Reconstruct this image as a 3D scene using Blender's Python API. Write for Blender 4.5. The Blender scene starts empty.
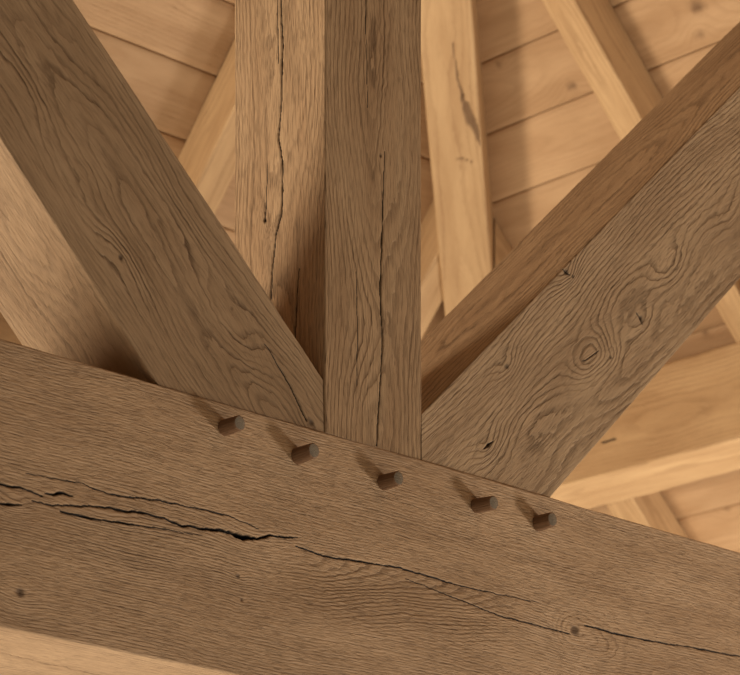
import bpy, math
import numpy as np
from mathutils import Vector, Matrix

sc = bpy.context.scene
# ------------------------------------------------------------------ camera
FPX = 2942.0
cam_d = bpy.data.cameras.new('camera')
cam = bpy.data.objects.new('camera', cam_d)
sc.collection.objects.link(cam)
cam.location = (-2.94813561, -3.13156904, 1.6)
cam.rotation_euler = (math.pi / 2, 0, -math.atan2(0.69661163, 0.71739428))
cam_d.sensor_fit = 'HORIZONTAL'
cam_d.sensor_width = 36
cam_d.lens = 36 * FPX / 740
cam_d.shift_y = (1321 - 337.5) / 740.0          # rising front: the verticals stay vertical
cam_d.clip_end = 100
cam_d.dof.use_dof = True
cam_d.dof.focus_distance = 4.35
cam_d.dof.aperture_fstop = 11.0
sc.camera = cam

# ------------------------------------------------------------------ world: soft daylight, strongest as bounce from the floor
w = bpy.data.worlds.new('room_light')
sc.world = w
w.use_nodes = True
nt = w.node_tree
nt.nodes.clear()
tc = nt.nodes.new('ShaderNodeTexCoord')
sx = nt.nodes.new('ShaderNodeSeparateXYZ')
nt.links.new(tc.outputs['Generated'], sx.inputs[0])
mr = nt.nodes.new('ShaderNodeMapRange')
mr.interpolation_type = 'SMOOTHSTEP'
mr.inputs['From Min'].default_value = -0.95
mr.inputs['From Max'].default_value = -0.35
nt.links.new(sx.outputs['Z'], mr.inputs['Value'])
mx = nt.nodes.new('ShaderNodeMix')
mx.data_type = 'RGBA'
mx.inputs['A'].default_value = (1.80, 1.56, 1.20, 1)      # sunlit floor below
mx.inputs['B'].default_value = (0.140, 0.103, 0.066, 1)    # walls
nt.links.new(mr.outputs[0], mx.inputs['Factor'])
bg = nt.nodes.new('ShaderNodeBackground')
bg.inputs['Strength'].default_value = 0.80
nt.links.new(mx.outputs['Result'], bg.inputs['Color'])
wo = nt.nodes.new('ShaderNodeOutputWorld')
nt.links.new(bg.outputs[0], wo.inputs[0])


def area(name, loc, target, size, power, col):
    l = bpy.data.lights.new(name, 'AREA')
    l.shape = 'RECTANGLE'
    l.size, l.size_y = size
    l.energy = power
    l.color = col
    o = bpy.data.objects.new(name, l)
    sc.collection.objects.link(o)
    o.location = loc
    o.rotation_euler = (Vector(target) - Vector(loc)).to_track_quat('-Z', 'Y').to_euler()
    return o


# low window to the right of the truss, raking over its front
area('window_light_right', (3.3, -2.3, 0.95), (0, 0, 2.9), (0.6, 0.7), 92, (1.0, 0.92, 0.80))
# big window to the left
area('window_light_left', (-3.7, 3.0, 1.65), (0.3, 0.3, 3.4), (1.5, 1.5), 300, (1.0, 0.87, 0.68))
# added unseen lamp behind the truss plane, lights the left slope from the right
area('added_light_back', (4.3, .35, 1.5), (-.6, 1.8, 4.2), (0.7, 0.7), 60, (1.0, 0.90, 0.76))

sc.view_settings.view_transform = 'Standard'
sc.view_settings.look = 'None'
sc.view_settings.gamma = 1
sc.view_settings.use_curve_mapping = False
sc.view_settings.exposure = 0.0

# ------------------------------------------------------------------ noise
rng = np.random.default_rng(7)
LAT = rng.random((64, 64, 64)).astype(np.float32) * 2 - 1


def noise(x, y, z, seed=0):
    x = x + seed * 7.31; y = y + seed * 3.77; z = z + seed * 5.13
    xi = np.floor(x).astype(int); yi = np.floor(y).astype(int); zi = np.floor(z).astype(int)
    fx, fy, fz = x - xi, y - yi, z - zi
    fx = fx * fx * fx * (fx * (fx * 6 - 15) + 10); fy = fy * fy * fy * (fy * (fy * 6 - 15) + 10); fz = fz * fz * fz * (fz * (fz * 6 - 15) + 10)
    r = 0
    for dx in (0, 1):
        for dy in (0, 1):
            for dz in (0, 1):
                r = r + LAT[(xi + dx) & 63, (yi + dy) & 63, (zi + dz) & 63] * (fx if dx else 1 - fx) * (fy if dy else 1 - fy) * (fz if dz else 1 - fz)
    return r


# ------------------------------------------------------------------ material
class NT:
    def __init__(s, m):
        s.t = m.node_tree

    def n(s, typ, **kw):
        nd = s.t.nodes.new(typ)
        for k, v in kw.items():
            setattr(nd, k, v)
        return nd

    def put(s, sock, v):
        if isinstance(v, bpy.types.NodeSocket):
            s.t.links.new(v, sock)
        elif v is not None:
            sock.default_value = v

    def math(s, op, a, b=None, c=None, clamp=False):
        nd = s.n('ShaderNodeMath', operation=op, use_clamp=clamp)
        s.put(nd.inputs[0], a); s.put(nd.inputs[1], b); s.put(nd.inputs[2], c)
        return nd.outputs[0]

    def attr(s, name):
        return s.n('ShaderNodeAttribute', attribute_name=name).outputs['Fac']

    def vec(s, x, y, z):
        nd = s.n('ShaderNodeCombineXYZ')
        s.put(nd.inputs[0], x); s.put(nd.inputs[1], y); s.put(nd.inputs[2], z)
        return nd.outputs[0]

    def noise(s, v, detail=2, rough=.5, scale=1):
        nd = s.n('ShaderNodeTexNoise')
        s.put(nd.inputs['Vector'], v)
        nd.inputs['Scale'].default_value = scale
        nd.inputs['Detail'].default_value = detail
        nd.inputs['Roughness'].default_value = rough
        return nd.outputs['Fac']

    def ss(s, v, a, b, o0=0., o1=1.):
        nd = s.n('ShaderNodeMapRange', interpolation_type='SMOOTHSTEP')
        s.put(nd.inputs['Value'], v)
        nd.inputs['From Min'].default_value = a; nd.inputs['From Max'].default_value = b
        nd.inputs['To Min'].default_value = o0; nd.inputs['To Max'].default_value = o1
        return nd.outputs[0]

    def mix(s, f, a, b):
        nd = s.n('ShaderNodeMix', data_type='RGBA')
        s.put(nd.inputs['Factor'], f); s.put(nd.inputs['A'], a); s.put(nd.inputs['B'], b)
        return nd.outputs['Result']


def wood(name, light, mid, dark, period=.006, ring=.5, pore=.4, fibre=.12, relief=1.0, wave=.0, rough=.62, rvar=.5, porel=38., porew=800.):
    """oak: growth rings follow the 'ring' field of the mesh, pores and fibres run along its 'flow'"""
    m = bpy.data.materials.new(name)
    m.use_nodes = True
    m.node_tree.nodes.clear()
    N = NT(m)
    sep = N.n('ShaderNodeSeparateXYZ')
    N.put(sep.inputs[0], N.n('ShaderNodeTexCoord').outputs['Object'])
    X, Y, Z = sep.outputs
    R, flow, crack, knot, tone = (N.attr(k) for k in ('ring', 'flow', 'crack', 'knot', 'tone'))
    yf = N.math('ADD', Y, flow)
    # fine wander of the ring lines
    wn = N.noise(N.vec(N.math('MULTIPLY', X, 60.), N.math('MULTIPLY', yf, 160.), N.math('MULTIPLY', Z, 160.)), 2)
    ph = N.math('ADD', N.math('DIVIDE', R, period), N.math('MULTIPLY', N.math('SUBTRACT', wn, .5), .38))
    fr = N.math('FRACT', ph)
    fl = N.math('FLOOR', ph)
    wh = N.n('ShaderNodeTexWhiteNoise', noise_dimensions='1D')
    N.put(wh.inputs['W'], fl)
    amp = N.math('ADD', 1 - rvar, N.math('MULTIPLY', wh.outputs['Value'], rvar))
    line = N.math('MULTIPLY', N.ss(fr, 0., .10), N.ss(fr, .14, .62, 1., 0.))
    line = N.math('MULTIPLY', line, amp)
    ph2 = N.math('ADD', N.attr('ring_figure'), N.math('MULTIPLY', N.math('SUBTRACT', wn, .5), .40))
    fr2 = N.math('FRACT', ph2)
    line2 = N.math('MULTIPLY', N.ss(fr2, 0., .08), N.ss(fr2, .10, .55, 1., 0.))
    wh2 = N.n('ShaderNodeTexWhiteNoise', noise_dimensions='1D')
    N.put(wh2.inputs['W'], N.math('FLOOR', ph2))
    line2 = N.math('MULTIPLY', line2, N.math('ADD', .5, N.math('MULTIPLY', wh2.outputs['Value'], .6)))
    fw = N.attr('figure')
    # pores: short dashes along the grain
    pv = N.vec(N.math('MULTIPLY', X, porel), N.math('MULTIPLY', yf, porew), N.math('MULTIPLY', Z, porew))
    p1 = N.ss(N.noise(pv, 1, .6), .52, .70)
    pv2 = N.vec(N.math('MULTIPLY', X, porel * .32), N.math('MULTIPLY', yf, porew * .75), N.math('MULTIPLY', Z, porew * .75))
    p2 = N.noise(pv2, 3, .6)
    low = N.noise(N.vec(N.math('MULTIPLY', X, 3.), N.math('MULTIPLY', yf, 16.), N.math('MULTIPLY', Z, 16.)), 3, .55)
    patch = N.noise(N.vec(N.math('MULTIPLY', X, 7.), N.math('MULTIPLY', Y, 9.), N.math('MULTIPLY', Z, 9.)), 2)
    lamp = N.math('MULTIPLY', line, N.ss(patch, .30, .62, .45, 1.15))
    lamp = N.math('MULTIPLY', lamp, N.ss(p2, .3, .7, .55, 1.2))
    lamp = N.math('MULTIPLY', lamp, N.math('ADD', 1., N.attr('fig')))
    lamp = N.math('ADD', N.math('MULTIPLY', lamp, N.math('SUBTRACT', 1., N.math('MULTIPLY', fw, .75))), N.math('MULTIPLY', line2, N.math('MULTIPLY', fw, 1.15)))
    col = N.mix(N.ss(low, .32, .68), light, mid)
    hs = N.n('ShaderNodeHueSaturation')
    N.put(hs.inputs['Color'], col)
    N.put(hs.inputs['Value'], N.math('ADD', N.math('ADD', 1., tone), N.math('MULTIPLY', N.math('SUBTRACT', p2, .5), fibre * 4)))
    col = hs.outputs[0]
    dk = N.math('ADD', N.math('MULTIPLY', lamp, ring), N.math('MULTIPLY', p1, pore), clamp=True)
    col = N.mix(dk, col, dark)
    col = N.mix(N.math('MULTIPLY', knot, .8, clamp=True), col, (dark[0] * .45, dark[1] * .42, dark[2] * .42, 1))
    col = N.mix(N.ss(crack, .15, .75), col, (.012, .008, .006, 1))
    b = N.n('ShaderNodeBsdfPrincipled')
    N.put(b.inputs['Base Color'], col)
    b.inputs['Roughness'].default_value = rough
    b.inputs['Specular IOR Level'].default_value = .25
    h = N.math('MULTIPLY', lamp, -1.0)
    h = N.math('ADD', h, N.math('MULTIPLY', p1, -.55))
    h = N.math('ADD', h, N.math('MULTIPLY', p2, .9))
    if wave:
        wv = N.noise(N.vec(N.math('MULTIPLY', X, 70.), N.math('MULTIPLY', yf, 260.), N.math('MULTIPLY', Z, 260.)), 2, .6)
        h = N.math('ADD', h, N.math('MULTIPLY', wv, wave))
    bp = N.n('ShaderNodeBump')
    bp.inputs['Distance'].default_value = .0011 * relief
    bp.inputs['Strength'].default_value = 1.0
    N.put(bp.inputs['Height'], h)
    N.put(b.inputs['Normal'], bp.outputs[0])
    o = N.n('ShaderNodeOutputMaterial')
    N.t.links.new(b.outputs[0], o.inputs[0])
    return m


def C4(r, g, b):
    return (r, g, b, 1)


AGED = dict(light=C4(.50, .326, .193), mid=C4(.41, .259, .148), dark=C4(.15, .086, .046))
M_tie = wood('brushed_oak_tie', **AGED, period=.0042, ring=.44, pore=.42, relief=.85, wave=1.8, rvar=.8)
M_post = wood('brushed_oak_post', C4(.44, .290, .168), C4(.36, .226, .126), C4(.115, .064, .033), period=.0050, ring=.58, pore=.42, relief=.85, porew=950.)
M_lb = wood('brushed_oak_left', C4(.385, .255, .150), C4(.295, .188, .106), C4(.095, .052, .026), period=.0062, ring=.66, pore=.22, relief=.7, rvar=.85)
M_rb = wood('brushed_oak_right', C4(.45, .305, .182), C4(.365, .238, .138), C4(.12, .070, .037), period=.0056, ring=.68, pore=.34, relief=1.05)
M_raf = wood('planed_oak_rafter', C4(.50, .322, .168), C4(.41, .250, .124), C4(.21, .105, .045), period=.008, ring=.35, pore=.12, fibre=.05, relief=.3)
M_board = wood('planed_oak_board', C4(.46, .288, .158), C4(.38, .225, .116), C4(.23, .12, .055), period=.009, ring=.22, pore=.10, fibre=.05, relief=.25)
M_peg = wood('oak_peg', C4(.24, .13, .07), C4(.18, .095, .05), C4(.09, .05, .025), period=.003, ring=.3, pore=.3, relief=.5)
M_pegend = wood('weathered_end_grain', C4(.24, .19, .135), C4(.18, .14, .10), C4(.07, .05, .035), period=.0022, ring=.5, pore=.3, relief=.6)


# ------------------------------------------------------------------ timber builder
def lin(pts, a):
    (a0, b0), (a1, b1) = pts
    return b0 + (b1 - b0) * (a - a0) / (a1 - a0)


def spaced(lo, hi, fine, f0, f1, coarse):
    """stations from lo to hi, 'fine' apart within f0..f1"""
    parts = []
    if f0 > lo:
        parts.append(np.linspace(lo, f0, max(2, int((f0 - lo) / coarse) + 1), endpoint=False))
    parts.append(np.linspace(f0, f1, int((f1 - f0) / fine) + 1))
    if hi > f1:
        parts.append(np.linspace(f1, hi, max(2, int((hi - f1) / coarse) + 1))[1:])
    return np.concatenate(parts)


def seg_dist(a, b, pts, wob=0.0, seed=0):
    """distance to a polyline and the running share 0..1 along it"""
    best = np.full(a.shape, 9.0); tt = np.zeros(a.shape)
    pts = np.array(pts, float)
    L = np.r_[0, np.cumsum(np.hypot(*np.diff(pts, axis=0).T))]
    bb = b + wob * noise(a * 60, a * 0 + 3.3, a * 0, seed) + wob * .5 * noise(a * 190, a * 0 + 1.3, a * 0, seed + 2)
    for i in range(len(pts) - 1):
        p, q = pts[i], pts[i + 1]
        d = q - p; l2 = d @ d
        t = np.clip(((a - p[0]) * d[0] + (bb - p[1]) * d[1]) / l2, 0, 1)
        dd = np.hypot(a - p[0] - t * d[0], bb - p[1] - t * d[1])
        m = dd < best
        best[m] = dd[m]; tt[m] = (L[i] + t[m] * math.sqrt(l2))[...] / L[-1]
    return best, tt


def smooth(x, a, b):
    t = np.clip((x - a) / (b - a), 0, 1)
    return t * t * (3 - 2 * t)


def finish(name, verts, quads, attrs, mats, matidx=None, parent=None, world=None):
    me = bpy.data.meshes.new(name)
    nv, nf = len(verts), len(quads)
    me.vertices.add(nv)
    me.vertices.foreach_set('co', np.ascontiguousarray(verts, np.float32).ravel())
    me.loops.add(nf * 4)
    me.polygons.add(nf)
    me.loops.foreach_set('vertex_index', np.ascontiguousarray(quads, np.int32).ravel())
    me.polygons.foreach_set('loop_start', np.arange(nf, dtype=np.int32) * 4)
    me.polygons.foreach_set('use_smooth', np.ones(nf, bool))
    if matidx is not None:
        me.polygons.foreach_set('material_index', np.asarray(matidx, np.int32))
    for m in mats:
        me.materials.append(m)
    for k, v in attrs.items():
        at = me.attributes.new(k, 'FLOAT', 'POINT')
        at.data.foreach_set('value', np.ascontiguousarray(v, np.float32).ravel())
    me.update(calc_edges=True)
    me.validate()
    o = bpy.data.objects.new(name, me)
    sc.collection.objects.link(o)
    if world is not None:
        o.matrix_world = world
    if parent:
        o.parent = parent
    return o


def timber(name, mat, O, ax, up, lo, hi, depth, A0, A1, T, steps, pith=(0, -.1, 0, 0), seed=1, knots=(), cracks=(),
           burls=(), wob=.0009, rad=.004, rnoise=(.004, .0007), tone=0.0, figure=None):
    """A sawn timber. Local frame: a along ax, b along up, c towards the front face (c=0), back at c=-depth.
    lo/hi: lines b(a) of the lower and upper arris; A0/A1(b, c): where it is cut; T: stations 0..1;
    steps: spacing on front, top, back, underside."""
    ax = Vector(ax).normalized(); up = Vector(up).normalized(); nc = ax.cross(up)
    W = lin(hi, 0) - lin(lo, 0)
    per = []
    def edge(p, q, st):
        L = math.hypot((q[0] - p[0]) * W, (q[1] - p[1]) * depth)
        n = max(3, int(round(L / st)))
        # extra points next to the arrises so that they round off
        s = np.unique(np.clip(np.r_[np.linspace(0, 1, n + 1), np.array([.3, .65, 1.0]) * rad / L, 1 - np.array([.3, .65, 1.0]) * rad / L], 0, 1))[:-1]
        for t in s:
            per.append((p[0] + (q[0] - p[0]) * t, p[1] + (q[1] - p[1]) * t))
    edge((0, 0), (1, 0), steps[0]); edge((1, 0), (1, -1), steps[1]); edge((1, -1), (0, -1), steps[2]); edge((0, -1), (0, 0), steps[3])
    per = np.array(per)
    u = per[:, 0][None, :]; c0 = (per[:, 1] * depth)[None, :]
    # arris rounding in (b, c)
    bw = u * W
    qb = np.clip(bw, rad, W - rad); qc = np.clip(c0, -depth + rad, -rad)
    db, dc = bw - qb, c0 - qc
    ln = np.maximum(np.hypot(db, dc), 1e-9)
    k = np.where((np.abs(db) > 1e-9) & (np.abs(dc) > 1e-9), rad / ln, 1.0)
    u = (qb + db * k) / W; c = (qc + dc * k)
    nb = np.where(np.abs(db) > 1e-9, db, 0) / ln; ncn = np.where(np.abs(dc) > 1e-9, dc, 0) / ln
    T = np.asarray(T)[:, None]
    a = np.zeros((len(T), len(per))) + T
    b = u * np.ones_like(a)
    aa = np.zeros_like(a)
    for _ in range(4):
        l, h = lin(lo, aa), lin(hi, aa)
        b = l + (h - l) * u
        s, e = A0(b, c), A1(b, c)
        aa = s + (e - s) * T
    a = aa
    l, h = lin(lo, a), lin(hi, a)
    b = l + (h - l) * u
    c = c * np.ones_like(a)
    nb = nb * np.ones_like(a); ncn = ncn * np.ones_like(a)
    # fields
    bp = pith[0] + pith[2] * a + .012 * noise(a * 3, a * 0, a * 0, seed)
    cp = pith[1] + pith[3] * a + .010 * noise(a * 4, a * 0 + 5, a * 0, seed)
    R = np.hypot(b - bp, c - cp)
    R = R + rnoise[0] * noise(a * 7, b * 22, c * 22, seed + 1) + rnoise[1] * noise(a * 40, b * 110, c * 110, seed + 2) + rnoise[1] * .5 * noise(a * 110, b * 250, c * 250, seed + 3)
    flow = .006 * noise(a * 5, b * 12, c * 12, seed + 4)
    knot = np.zeros_like(a)
    crack = np.zeros_like(a)
    fig = np.zeros_like(a)
    front = smooth(c, -.03, -.004)
    side = smooth(l + .03 - b, 0, .026)
    disp = wob * (noise(a * 5, b * 7, c * 7, seed + 5) + .5 * noise(a * 22, b * 30, c * 30, seed + 6))
    for kn in knots:       # (face, a, b or c, along, across, ring push, dark radius, eye depth)
        fc, ka, kb, La, Lb, A, dr = kn[:7]
        v, mask = (b, front) if fc == 'f' else (c, side)
        du, dv = a - ka, v - kb
        g = np.exp(-(du / La) ** 2 - (dv / Lb) ** 2) * mask
        R = R + A * g + .0007 * g * noise(a * 90, v * 120, v * 0, seed + 9)
        fig = np.maximum(fig, min(1, abs(A) / .02) * .9 * g)
        flow = flow - dv * .55 * g
        if dr > 0:
            dd = np.hypot(du * .8, dv) * (1 + .35 * noise(a * 160, v * 160, v * 0, seed + 8))
            kk = (1 - smooth(dd, dr * .35, dr * 1.25)) * mask
            knot = np.maximum(knot, kk)
            disp = disp - .0016 * (1 - smooth(dd, 0, dr)) * mask
    for bu in burls:
        ka, kb, La, Lb, A = bu
        if isinstance(La, tuple):
            La = np.where(a < ka, La[0], La[1])
        R = R + A * np.exp(-np.abs((a - ka) / La) ** 2.0 - np.abs((b - kb) / Lb) ** 2.0) * front
        fig = np.maximum(fig, np.exp(-((a - ka) / La / 1.3) ** 2 - ((b - kb) / Lb / 1.3) ** 2) * front)
    P2 = np.zeros_like(a); W2 = np.zeros_like(a)
    if figure:
        P2, W2 = figure(a, b)
        W2 = W2 * front
        P2 = P2 + .25 * noise(a * 25, b * 50, a * 0, seed + 12) + .12 * noise(a * 90, b * 140, a * 0, seed + 13)
    for i, cr in enumerate(cracks):   # (face, points, half width start, mid, end, wobble)
        fc, pts, w0, w1, w2, wb = cr[:6]
        v, mask = (b, front > .5) if fc == 'f' else (c, side > .5)
        if fc == 'f':
            d, t = seg_dist(a, v, pts, wb, seed + i * 3)
        else:
            d, t = seg_dist(a, v, pts, wb, seed + i * 3)
        hw = np.interp(t, [0, .5, 1], [w0, w1, w2]) * (1 + .45 * noise(a * 45, a * 0 + 8.8, a * 0, seed + i))
        k2 = (1 - smooth(d, hw * .55, hw * 1.0 + .0008)) * mask
        if len(cr) > 6:      # a shallow brown gouge rather than an open crack
            knot = np.maximum(knot, k2); disp = disp - .004 * k2
            continue
        crack = np.maximum(crack, k2)
        disp = disp - np.minimum(.010, hw * 3.0) * k2
    b2 = b + nb * disp; c2 = c + ncn * disp
    n, p = a.shape
    V = np.stack([a, b2, c2], -1).reshape(-1, 3)
    i = np.arange(n - 1)[:, None]; j = np.arange(p)[None, :]
    jn = (j + 1) % p
    q = np.stack([i * p + j, i * p + jn, (i + 1) * p + jn, (i + 1) * p + j], -1).reshape(-1, 4)
    # ends: a fan of thin quads to the centre line
    vs = [V]; qs = [q[:, ::-1]]
    att = [R.reshape(-1), flow.reshape(-1), crack.reshape(-1), knot.reshape(-1), fig.reshape(-1), P2.reshape(-1), W2.reshape(-1)]
    base = n * p
    for end, row in ((0, 0), (1, n - 1)):
        ctr = V[row * p:(row + 1) * p].mean(0)
        vs.append(ctr[None]); ci = base; base += 1
        jj = np.arange(0, p - (p % 2), 2)
        j1 = jj; j2 = (jj + 1) % p; j3 = (jj + 2) % p
        if p % 2:
            pass
        f = np.stack([np.full(len(jj), ci), row * p + j1, row * p + j2, row * p + j3], -1)
        if end:
            f = f[:, ::-1]
        qs.append(f)
        att = [np.r_[x, x[row * p:(row + 1) * p].mean()] for x in att]
    V = np.concatenate(vs); Q = np.concatenate(qs)
    M = Matrix(((ax.x, up.x, nc.x, O[0]), (ax.y, up.y, nc.y, O[1]), (ax.z, up.z, nc.z, O[2]), (0, 0, 0, 1)))
    return finish(name, V, Q, dict(ring=att[0], flow=att[1], crack=att[2], knot=att[3], fig=att[4], ring_figure=att[5], figure=att[6], tone=np.full(len(V), tone)), [mat], world=M)


def tag(o, label=None, cat=None, group=None, kind=None):
    if label: o['label'] = label
    if cat: o['category'] = cat
    if group: o['group'] = group
    if kind: o['kind'] = kind
    return o


const = lambda v: (lambda b, c: v + 0 * b + 0 * c)

# ------------------------------------------------------------------ roof
TA, TB = .875, 1.084                                   # roof pitches of the two slopes
H = Vector((2.07704981, 1.7463586, 4.38641651))        # a point of the hip line, on the boards
nA = Vector((TA, 0, 1)).normalized(); nB = Vector((0, TB, 1)).normalized()
uA = Vector((-1, 0, TA)).normalized(); uB = Vector((0, -1, TB)).normalized()


def board_slope(name, U, Vv, nrm, lines, clip, vfar, seed, butt=(), knots=()):
    """one boarded roof slope: U up the slope, Vv along the boards; clip(u) gives v at the hip"""
    verts, quads, R, FL, KN, TN, CR = [], [], [], [], [], [], []
    base = 0
    g = .0035
    r = np.random.default_rng(seed)
    for bi in range(len(lines) - 1):
        u0, u1 = lines[bi], lines[bi + 1]
        us = np.r_[u0, u0, u0 + g * .5, np.linspace(u0 + g, u1 - g, 12), u1 - g * .5, u1]
        dz = np.r_[.010, .006, .001, np.zeros(12), .001, .006]
        seedb = int(r.integers(0, 40))
        off = r.random(6)
        vs_all = []
        Tn = np.linspace(0, 1, 240)
        cl = np.array([clip(x) for x in us])
        Vg = vfar + (cl - vfar)[None, :] * (Tn[:, None] ** .5 if True else 1)
        Ug = us[None, :] + 0 * Vg
        warp = .0015 * noise(Vg * 1.3, Ug * 0 + bi, Ug * 0, seed)
        P = np.array(H)[None, None, :] + Ug[..., None] * np.array(U) + Vg[..., None] * np.array(Vv) + (dz[None, :] + warp)[..., None] * np.array(nrm)
        n, p = Vg.shape
        uc = (u0 + u1) / 2 + (off[0] - .5) * .12
        rr = np.hypot(Ug - uc - .02 * noise(Vg * 1.5, Ug * 0, Ug * 0, seedb), .02 + .05 * off[1] + .04 * noise(Vg * 1.1, Vg * 0 + 4, Vg * 0, seedb))
        rr = rr + .006 * noise(Vg * 5, Ug * 16, Ug * 0, seedb + 1) + off[2] * .3
        kn = np.zeros_like(rr)
        for (ku, kv, dr) in knots:
            d = np.hypot((Ug - ku), (Vg - kv) * .7)
            rr = rr + .02 * np.exp(-(d / (dr * 4)) ** 2)
            kn = np.maximum(kn, 1 - smooth(d, dr * .4, dr * 1.5))
        tn = np.full_like(rr, (off[3] - .5) * .16)
        cr = np.zeros_like(rr) + (dz > .004)[None, :] * .55
        verts.append(P.reshape(-1, 3))
        i = np.arange(n - 1)[:, None]; j = np.arange(p - 1)[None, :]
        q = np.stack([i * p + j, i * p + j + 1, (i + 1) * p + j + 1, (i + 1) * p + j], -1).reshape(-1, 4) + base
        quads.append(q)
        base += n * p
        R.append(rr.ravel()); FL.append(0 * rr.ravel()); KN.append(kn.ravel()); TN.append(tn.ravel()); CR.append(cr.ravel())
    # the backs of the boards
    ul, uh = lines[0], lines[-1]
    c4 = [(ul, vfar), (ul, clip(ul)), (uh, clip(uh)), (uh, vfar)]
    bk = np.array([np.array(H) + a * np.array(U) + v * np.array(Vv) + .03 * np.array(nrm) for a, v in c4])
    verts.append(bk); quads.append(np.array([[base, base + 1, base + 2, base + 3]])); 
    for L_ in (R, FL, KN, TN, CR): L_.append(np.zeros(4))
    V = np.concatenate(verts)
    # local frame: x along the boards, y up the slope
    M = Matrix(((Vv[0], U[0], 0, H[0]), (Vv[1], U[1], 0, H[1]), (Vv[2], U[2], 0, H[2]), (0, 0, 0, 1)))
    z = Vector(Vv).cross(Vector(U))
    for k_ in range(3): M[k_][2] = z[k_]
    Mi = np.array(M.inverted())
    Vl = V @ Mi[:3, :3].T + Mi[:3, 3]
    return finish(name, Vl, np.concatenate(quads), dict(ring=np.concatenate(R), flow=np.concatenate(FL), knot=np.concatenate(KN), crack=np.concatenate(CR), tone=np.concatenate(TN)), [M_board], world=M)


linesA = [.007 + .1575 * k for k in range(-14, 24)]
linesB = [-.044 + .1535 * k for k in range(-14, 24)]
cA = 1 / math.sqrt(1 + TA * TA); cB = 1 / math.sqrt(1 + TB * TB)
# slope A rises towards -X (boards along Y); slope B rises towards -Y (boards along X)
oA = board_slope('ceiling', uA, Vector((0, 1, 0)), nA, linesA, lambda u: -u * cA * TA / TB, -6.0, 3,
                 knots=((.0416, -.392, .008), (.096, -.795, .013), (.041, -.764, .006), (-.632, -.371, .008), (.150, -.2445, .005), (-1.104, -.152, .006)))
tag(oA, 'pale oak boarded ceiling slope with dark board joints, right of the hip', 'ceiling', kind='structure')
oB = board_slope('ceiling', uB, Vector((1, 0, 0)), nB, linesB, lambda u: -u * cB * TB / TA, -6.5, 5)
tag(oB, 'pale oak boarded ceiling slope behind the left brace, left of the hip', 'ceiling', kind='structure')

# rafters; local a runs down the slope, c=0 is the underside
RD = .1025


HLAT = Vector((-1 / TA, -1 / TB, 1)).normalized().cross(Vector((0, 0, 1))).normalized()


def hip_cut(O, ax, up, nc, lateral):
    # where a rafter is cut against the side of the hip rafter
    def f(b, c):
        return (lateral - (O - H).dot(HLAT) - b * up.dot(HLAT) - c * nc.dot(HLAT)) / ax.dot(HLAT)
    return f


def rafterA(yl, width, amax, **kw):
    # ax down-slope = -uA, front normal = -nA ; up = nc x ax
    ax = -uA; nc = -nA; up = nc.cross(ax)
    # which way does up point along Y?
    y0 = yl if up.y > 0 else yl + width
    O = H + Vector((0, y0, 0)) - nA * RD
    return timber('rafter', M_raf, O, ax, up, ((0, 0), (1, 0)), ((0, width), (1, width)), RD - .0005, hip_cut(O, ax, up, nc, -.080), const(amax),
                  np.linspace(0, 1, 160), (.012, .012, .03, .012), **kw)


def rafterB(xl, width, amax, **kw):
    ax = -uB; nc = -nB; up = nc.cross(ax)
    x0 = xl if up.x > 0 else xl + width
    O = H + Vector((x0, 0, 0)) - nB * RD
    return timber('rafter', M_raf, O, ax, up, ((0, 0), (1, 0)), ((0, width), (1, width)), RD - .0005, hip_cut(O, ax, up, nc, .044), const(amax),
                  np.linspace(0, 1, 160), (.012, .012, .03, .012), **kw)


g = 'common and jack rafters under the boarded slopes'
r1 = rafterA(-.6, .08, 1.6, seed=31, pith=(.03, -.03, 0, .01), tone=.02)
tag(r1, 'golden oak rafter slanting down behind the top of the right brace', 'rafter', g)
r2 = rafterA(.008, .09, 1.9, seed=32, pith=(.04, -.05, 0, .01), tone=-.02)
tag(r2, 'oak jack rafter from the right edge of the hip rafter, seen again under the purlin', 'rafter', g)
r3 = rafterB(-.735, .085, 1.4, seed=33, pith=(.04, -.05, 0, .01))
tag(r3, 'oak rafter slanting up right, seen between left brace and post', 'rafter', g)
r4 = rafterB(.004, .09, 1.4, seed=34, pith=(.04, -.05, 0, .01), tone=-.02)
tag(r4, 'oak jack rafter meeting the left edge of the hip rafter, mostly behind the post', 'rafter', g)

# hip rafter
h = Vector((-1 / TA, -1 / TB, 1)).normalized()
lat = h.cross(Vector((0, 0, 1))).normalized(); nh = lat.cross(h)
HD = .17
ax = -h; up = (-nh).cross(ax)
s = 1 if up.dot(lat) > 0 else -1
blo, bhi = (-.077, .047) if s > 0 else (-.047, .077)
hf = lambda x, y: (x, y * s)
Oh = H - nh * HD
hip = timber('hip_rafter', M_raf, Oh, ax, up, ((0, blo), (1, blo)), ((0, bhi), (1, bhi)), HD - .004, const(-2.2), const(1.9),
             spaced(0, 1, .0012, .35, .65, .01), (.003, .02, .03, .02), seed=41, pith=(0, -.10, 0, .02), tone=-.07, rad=.006,
             cracks=[('f', [(-.3854, .0283), (-.3289, .0307), (-.2915, .0347), (-.2486, .0405)], .0006, .0016, .003, .002, 1),
                     ('f', [(-.2511, .0407), (-.2152, .0495), (-.1789, .0606), (-.1267, .0731)], .004, .0140, .002, .003, 1),
                     ('f', [(-.0889, .0008), (-.0901, .0288), (-.078, .0581)], .0008, .0016, .0006, .004, 1)])
tag(hip, 'broad pale oak hip rafter with a dark gouge, right of the king post', 'hip rafter')
HIP_INFO = (Oh, ax, up)

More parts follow.
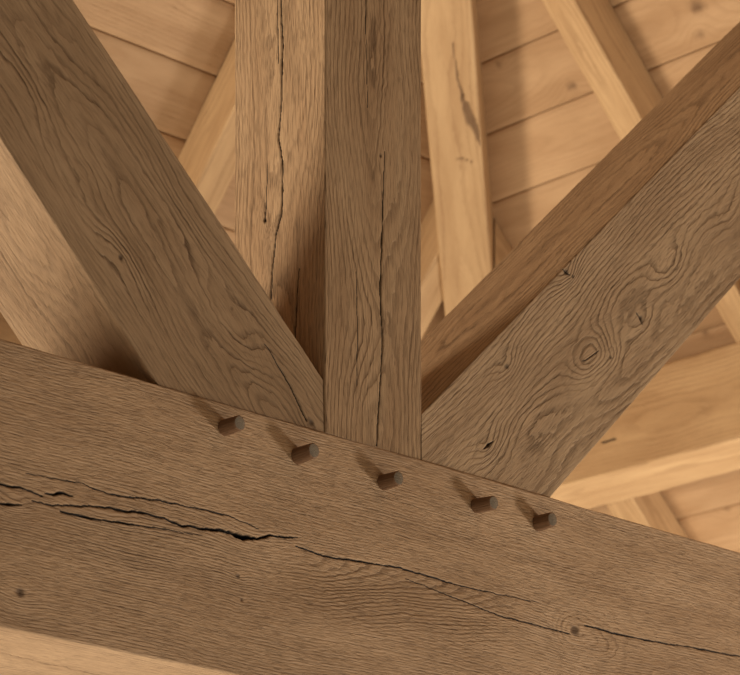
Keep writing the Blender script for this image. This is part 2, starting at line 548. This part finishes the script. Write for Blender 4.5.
# purlins
px0, pz0, pz1 = 2.4797, 3.6710, 3.8975
yB0 = 2.197
pur = timber('purlin', M_raf, (px0, 0, 0), (0, -1, 0), (0, 0, 1), ((0, pz0), (1, pz0)), ((0, pz1), (1, pz1)), .205,
             const(-yB0 + .0), const(4.5), spaced(0, 1, .0018, .0, .25, .02), (.005, .05, .05, .008), seed=51, pith=(pz0 + .1, -.05, 0, .015), rad=.006, wob=.002, tone=.04,
             cracks=[('f', [(-1.66, 3.757), (-1.63, 3.749), (-1.60, 3.752)], .0004, .0009, .0003, .004)])
tag(pur, 'heavy oak purlin with a pale underside, below the right brace', 'purlin')
purB = timber('purlin', M_raf, (0, yB0, 0), (1, 0, 0), (0, 0, 1), ((0, pz0), (1, pz0)), ((0, pz1), (1, pz1)), .205,
              const(-4.0), const(px0 + .2), np.linspace(0, 1, 500), (.01, .05, .05, .02), seed=52, pith=(pz0 + .1, -.12, 0, .01), rad=.006, tone=-.22)
tag(purB, 'oak purlin in the far left gap between left brace and tie beam', 'purlin')

# ------------------------------------------------------------------ the truss (front plane y = 0)
ZT = 2.8993; ZB = 2.5178
# tie beam: local a = x, b = z, c = -y
K = 'f'
tie_cracks = [
    (K, [(-.70, 2.712), (-.5893, 2.7067), (-.5562, 2.7093), (-.5177, 2.7048)], .0010, .0016, .0007, .002),
    (K, [(-.5362, 2.6946), (-.4872, 2.6973), (-.453, 2.7053), (-.3814, 2.7123), (-.3243, 2.7163), (-.2734, 2.7121), (-.1973, 2.7193), (-.1594, 2.7165)], .0006, .0014, .0019, .0016),
    (K, [(-.185, 2.7185), (-.1594, 2.7165), (-.1350, 2.7195)], .0015, .0048, .0018, .002),
    (K, [(-.1350, 2.7195), (-.1287, 2.7207), (-.1075, 2.729), (-.0881, 2.7297), (-.0527, 2.7355)], .0014, .0014, .0004, .001),
    (K, [(-.5143, 2.7109), (-.49, 2.714), (-.4667, 2.7162)], .0005, .0020, .0006, .002),
    (K, [(-.4872, 2.6906), (-.4322, 2.691), (-.353, 2.6971), (-.2346, 2.7046)], .0014, .0011, .0002, .001),
    (K, [(-.5462, 2.7299), (-.453, 2.7351), (-.4043, 2.7297), (-.3098, 2.7385), (-.1897, 2.742), (-.1287, 2.7336)], .0003, .0006, .0004, .001),
    (K, [(-.60, 2.680), (-.5893, 2.6816), (-.5529, 2.686)], .0006, .0020, .0004, .002),
    (K, [(-.0567, 2.7225), (-.001, 2.7181), (.0783, 2.7236), (.1596, 2.7292), (.2846, 2.7239), (.4629, 2.7283)], .0010, .0009, .0002, .0008),
    (K, [(.1659, 2.7153), (.2627, 2.7049), (.3691, 2.6937), (.394, 2.6932), (.5356, 2.6914)], .0002, .0006, .0007, .0008),
    (K, [(.5714, 2.7116), (.6342, 2.7107), (.7283, 2.7121), (.8446, 2.7184), (.9644, 2.7231), (1.1, 2.73)], .0010, .0010, .0007, .0008),
]
tie_knots = [
    (K, -.5562, 2.5696, .030, .030, .006, .0075), (K, .5475, 2.6997, .085, .040, .010, .0100), (K, -.5695, 2.6854, .035, .018, .012, 0),
    (K, -.1689, 2.6592, .02, .012, .004, .0035), (K, -.1613, 2.6264, .02, .012, .003, .0028), (K, -.14, 2.722, .06, .03, .010, 0),
    (K, -.43, 2.70, .09, .02, .010, 0),
]
def tie_figure(a, b):
    # bowl-shaped growth lines that run out against the long crack, and the whorl round the big knot
    crk = np.interp(a, [-.0567, -.001, .0783, .1596, .2846, .4629, .8], [2.7225, 2.7181, 2.7236, 2.7292, 2.7239, 2.7283, 2.73])
    v = crk - b
    vp = np.maximum(v, 0)
    P = a / .040 + np.minimum(vp, .05) ** 2 / .020 ** 2 + np.maximum(vp - .05, 0) / .006
    W = smooth(a, -.16, .02) * (1 - smooth(a, .30, .48)) * smooth(v, -.002, .003) * (1 - smooth(v, .055, .125))
    da = a - .5475; db = b - 2.6985
    d = np.hypot(da / np.where(da > 0, 3.2, 1.3), db + .12 * np.maximum(da, 0)) * (1 + .22 * noise(a * 18, b * 26, a * 0, 77))
    Wk = (1 - smooth(d, .022, .056)) * (.8 + .35 * noise(a * 24, b * 30, a * 0, 78))
    Pk = 40 - (d + .0010 * noise(a * 70, b * 90, a * 0, 79)) / .0085
    P = np.where(Wk > W, Pk, P)
    return P, np.maximum(W, Wk)


tie = timber('truss_tie', M_tie, (0, 0, 0), (1, 0, 0), (0, 0, 1), ((0, ZB), (1, ZB)), ((0, ZT), (1, ZT)), .26,
             const(-2.3), const(2.55), spaced(0, 1, .00028, .347, .683, .004), (.0013, .03, .03, .0022), seed=11,
             pith=(2.36, -.11, 0, .0), knots=tie_knots, cracks=tie_cracks + [('s', [(-.72, -.112), (-.49704, -.1224), (-.40, -.134), (-.31367, -.1362), (-.2, -.15)], .0006, .0011, .0005, .004)],
             figure=tie_figure,
             burls=[(-.34, 2.655, .16, .05, .010)], rnoise=(.0045, .0008), rad=.003)
tag(tie, 'massive aged oak tie beam with long cracks, crossing the foreground under the braces', 'beam')

# king post: local a = z, b towards -x?  (a up, front normal -Y)  up vector = nc x ax
axp = Vector((0, 0, 1)); ncp = Vector((0, -1, 0)); upp = ncp.cross(axp)      # = (-1, 0, 0): b runs to the left
# b = -x ; lower arris b=-0.2 (right), upper arris b=0 (left).  the left face is the 'top' face
def post_side(b_lines):
    return b_lines


def timber_post():
    # mirrored frame so that the left face is the 'underside' used for side features: a runs down
    ax = Vector((0, 0, -1)); nc = Vector((0, -1, 0)); up = nc.cross(ax)      # (1, 0, 0): b = x, a = -z
    fr = [(3.70, .123), (3.3306, .1218), (3.2431, .1176), (3.1289, .1135), (3.0584, .1176), (2.9023, .1051)]
    fl = [('f', [(-z, x) for z, x in [(3.345, .1225)] + fr[1:]], .0005, .0012, .0008, .0007),
          ('f', [(-3.70, .085), (-3.52, .083), (-3.40, .087)], .0003, .0005, .0002, .001),
          ('f', [(-3.15, .063), (-3.06, .066), (-2.98, .064)], .0002, .0005, .0002, .001)]
    s1 = [(.0964, 3.62), (.0964, 3.5621), (.092, 3.4954), (.0942, 3.404), (.1017, 3.3616), (.092, 3.3232), (.0942, 3.2496), (.1074, 3.216), (.1152, 3.1674), (.1185, 3.122), (.12, 3.05)]
    s2 = [(.056, 3.1536), (.0603, 3.1223), (.0636, 3.0404)]
    s3 = [(.103, 3.60), (.104, 3.53), (.101, 3.47)]
    s4 = [(.126, 3.33), (.129, 3.27), (.1307, 3.2445)]
    fl += [('s', [(-z, -y) for y, z in s1], .0011, .0014, .0009, .0010), ('s', [(-z, -y) for y, z in s2], .0004, .0009, .0004, .001),
           ('s', [(-z, -y) for y, z in s3], .0004, .0009, .0003, .001), ('s', [(-z, -y) for y, z in s4], .0002, .0004, .0014, .001)]
    kn = [('f', -3.3358, .1135, .03, .012, .004, .003), ('f', -3.07, .085, .09, .034, .012, 0), ('f', -3.42, .125, .16, .02, .010, 0), ('f', -3.50, .10, .10, .03, -.006, 0),
          ('s', -3.2445, -.131, .03, .014, .004, .0045), ('s', -3.19, -.100, .09, .03, .006, 0), ('s', -3.51, -.112, .10, .022, .006, 0)]
    return timber('king_post', M_post, (.0025, .0015, 0), ax, up, ((0, 0), (1, 0)), ((0, .2), (1, .2)), .2, const(-4.3), const(-ZT),
                  spaced(0, 1, .0009, .44, 1.0, .01), (.0014, .03, .03, .0016), seed=21, pith=(.105, -.20, .0, -.03),
                  knots=kn, cracks=fl, rnoise=(.004, .0006), rad=.0025)


post = timber_post()
tag(post, 'upright square oak king post with a long vertical crack in each visible face', 'post')


# left brace: lower arris (-.5893,3.1656)-(-.3225,2.9037); upper (-.4684,3.3845)-(-.003,2.9778)
def brace(name, mat, axis_deg, lowpts, uppts, endf, startv, T, steps, recess, thick=.2, **kw):
    """axis_deg: direction of the local a axis in the x-z plane; points given as (x, z)"""
    th = math.radians(axis_deg)
    ax = Vector((math.cos(th), 0, math.sin(th)))
    nc = Vector((0, -1, 0)); up = nc.cross(ax)
    def L(p):
        v = Vector((p[0], 0, p[1]))
        return (v.dot(ax), v.dot(up))
    lo = tuple(L(p) for p in lowpts); hi = tuple(L(p) for p in uppts)
    def w(a, b):
        return a * ax.x + b * up.x, a * ax.z + b * up.z
    kn = []
    for k in kw.pop('fk', []):
        q = L(k[:2]); kn.append(('f', q[0], q[1]) + tuple(k[2:]))
    cr = []
    for c in kw.pop('fc', []):
        cr.append(('f', [L(p) for p in c[0]]) + tuple(c[1:]))
    pc = L(kw.pop('pithpt'))
    ps = kw.pop('pithslope', (0, 0)); pd = kw.pop('pithdepth')
    pith = (pc[1] - ps[0] * pc[0], pd - ps[1] * pc[0], ps[0], ps[1])
    return timber(name, mat, (0, recess, 0), ax, up, lo, hi, thick, startv, endf(ax, up), T, steps, pith=pith, knots=kn, cracks=cr, **kw)


def end_left(ax, up):
    def f(b, c):
        # a where z reaches the tie top, and where x reaches the post face
        a1 = (ZT - b * up.z) / ax.z
        a2 = (.0015 - b * up.x) / ax.x
        return np.minimum(a1, a2) + 0 * c
    return f


def end_right(ax, up):
    def f(b, c):
        a1 = (ZT - b * up.z) / ax.z
        a2 = (.2035 - b * up.x) / ax.x
        return np.minimum(a1, a2) + 0 * c
    return f


# left brace runs down to the right: axis -42.8 deg
lb = brace('diagonal_brace', M_lb, -42.8, ((-.5893, 3.1690), (-.3180, 2.9037)), ((-.4684, 3.3920), (-.003, 2.9810)), end_left, const(-3.25),
           spaced(0, 1, .0011, .35, 1.0, .02), (.0015, .03, .03, .0022), .003, seed=61,
           pithpt=(-.25, 3.05), pithdepth=-.055, pithslope=(.03, .05), rnoise=(.008, .0012), rad=.0025,
           fk=[(-.3814, 3.0593, .05, .024, .014, .0045), (-.023, 2.9093, .03, .025, .012, .0065), (-.4409, 3.1597, .06, .030, .016, 0), (-.55, 3.25, .06, .02, .010, 0),
               (-.24, 3.06, .10, .035, .020, 0), (-.17, 3.00, .06, .03, .014, 0)],
           fc=[([(-.1156, 3.003), (-.1056, 2.9951), (-.0744, 2.9648), (-.0329, 2.9101)], .0003, .0010, .0010, .001)])
tag(lb, 'dark aged oak diagonal brace leaning from upper left down to the post foot', 'brace')

# right brace runs down to the left: axis 180+43.7
rb = brace('diagonal_brace', M_rb, 180 + 43.7, ((.2, 2.9673), (.9644, 3.6857)), ((.4932, 2.9008), (.9644, 3.3595)), end_right, const(-4.2),
           spaced(0, 1, .0007, .38, 1.0, .02), (.0014, .03, .03, .0026), .0025, thick=.235, seed=71,
           pithpt=(.60, 3.10), pithdepth=-.12, pithslope=(-.02, -.03), rnoise=(.0055, .0010), rad=.0025,
           fk=[(.5285, 3.2647, .040, .022, .018, .0055), (.545, 3.262, .012, .008, .004, .003), (.7108, 3.235, .045, .024, .012, .0045), (.3918, 3.0846, .035, .020, .014, .0045),
               (.3511, 2.9534, .040, .022, .014, .0045), (.5882, 3.1466, .06, .030, .034, 0), (.6367, 3.1545, .03, .016, .010, .0035), (.7814, 3.3391, .06, .028, .018, 0),
               (.9377, 3.4708, .05, .03, .009, 0), (.45, 3.02, .07, .03, -.010, 0), (.66, 3.27, .08, .03, -.008, 0)],
           fc=[([(.5666, 3.1321), (.59, 3.146), (.6075, 3.1591)], .0002, .0010, .0003, .001),
               ([(.515, 3.272), (.528, 3.265), (.538, 3.262)], .0003, .0012, .0003, .001),
               ([(.70, 3.242), (.709, 3.236), (.716, 3.226)], .0003, .0016, .0003, .001),
               ([(.340, 2.945), (.350, 2.953), (.362, 2.962)], .0003, .0014, .0003, .001)])
tag(rb, 'broad knotty oak diagonal brace rising from the post foot to the upper right', 'brace')

# ------------------------------------------------------------------ pegs
import random


def peg(x, z, seed, tiltx, tiltz, ln, r):
    rnd = random.Random(seed)
    ns = 40
    corner = [rnd.uniform(0, 6.28) for _ in range(3)]
    ys = np.r_[np.linspace(.05, 0, 3), np.linspace(-.002, -ln + .0016, 14), -ln + .0007, -ln]
    rs = np.r_[1.0, 1.0, 1.0, np.linspace(1.02, .93, 14), .90, .80]
    V = []; ring = []
    for y, rr in zip(ys, rs):
        for k in range(ns):
            t = 2 * math.pi * k / ns
            # hand-cleft peg: a rounded octagon
            oc = math.cos(math.pi / 8) / math.cos(((t + corner[0]) % (math.pi / 4)) - math.pi / 8)
            q = r * rr * (.55 * oc + .45) * (1 + .02 * math.sin(3 * t + corner[1]))
            s_ = -y
            V.append((y * -1, q * math.cos(t) + tiltx * s_, q * math.sin(t) + tiltz * s_))
            ring.append(abs(q * math.cos(t - corner[2]) + .01))
    n = len(ys)
    Q = []; mi = []
    for i in range(n - 1):
        for k in range(ns):
            Q.append((i * ns + k, i * ns + (k + 1) % ns, (i + 1) * ns + (k + 1) % ns, (i + 1) * ns + k)); mi.append(0)
    # end grain: concentric rings of its own vertices, slightly domed
    base = len(V)
    outer = V[-ns:]
    cx, cy = ln, 0
    cb = sum(v[1] for v in outer) / ns; cc = sum(v[2] for v in outer) / ns
    fr = [1.0, .75, .5, .25, .06]
    for f in fr:
        for v in outer:
            V.append((ln + .0006 * (1 - f * f), cb + (v[1] - cb) * f, cc + (v[2] - cc) * f))
            ring.append(abs((v[1] - cb) * f * math.cos(corner[2]) + (v[2] - cc) * f * math.sin(corner[2]) + .02))
    for i in range(len(fr) - 1):
        for k in range(ns):
            Q.append((base + i * ns + k, base + i * ns + (k + 1) % ns, base + (i + 1) * ns + (k + 1) % ns, base + (i + 1) * ns + k)); mi.append(1)
    V = np.array(V); ring = np.array(ring)
    # local x -> world -Y, local y -> world x, local z -> world z
    M = Matrix(((0, 1, 0, x), (-1, 0, 0, 0), (0, 0, 1, z), (0, 0, 0, 1)))
    z0 = np.zeros(len(V))
    Q = np.array(Q); mi = np.array(mi)
    def at(a, b):
        z = z0[a:b]
        return dict(ring=ring[a:b], flow=z, crack=z, knot=z, tone=z)
    o = finish('wooden_peg', V[:base], Q[mi == 0], at(0, base), [M_peg], world=M)
    e = finish('end_face', V[base:], Q[mi == 1] - base, at(base, len(V)), [M_pegend], parent=o)
    e['label'] = 'grey weathered end face'
    return o


places = ['leftmost of the row of five', 'second from left in the row', 'middle one, under the post foot',
          'fourth from left in the row', 'rightmost of the row of five']
for i, (x, z, tx, tz, ln, r) in enumerate([(-.1955, 2.8638, .0, .0, .034, .0118), (-.0545, 2.8527, .03, .04, .035, .0122), (.1190, 2.8490, .0, .0, .034, .0118),
                                           (.3190, 2.8530, .05, -.05, .037, .0116), (.4590, 2.8520, -.05, .0, .034, .0122)]):
    p = peg(x, z, i + 3, tx, tz, ln, r)
    tag(p, 'round grey-ended oak peg in tie beam, ' + places[i], 'peg', 'oak pegs in the tie beam')
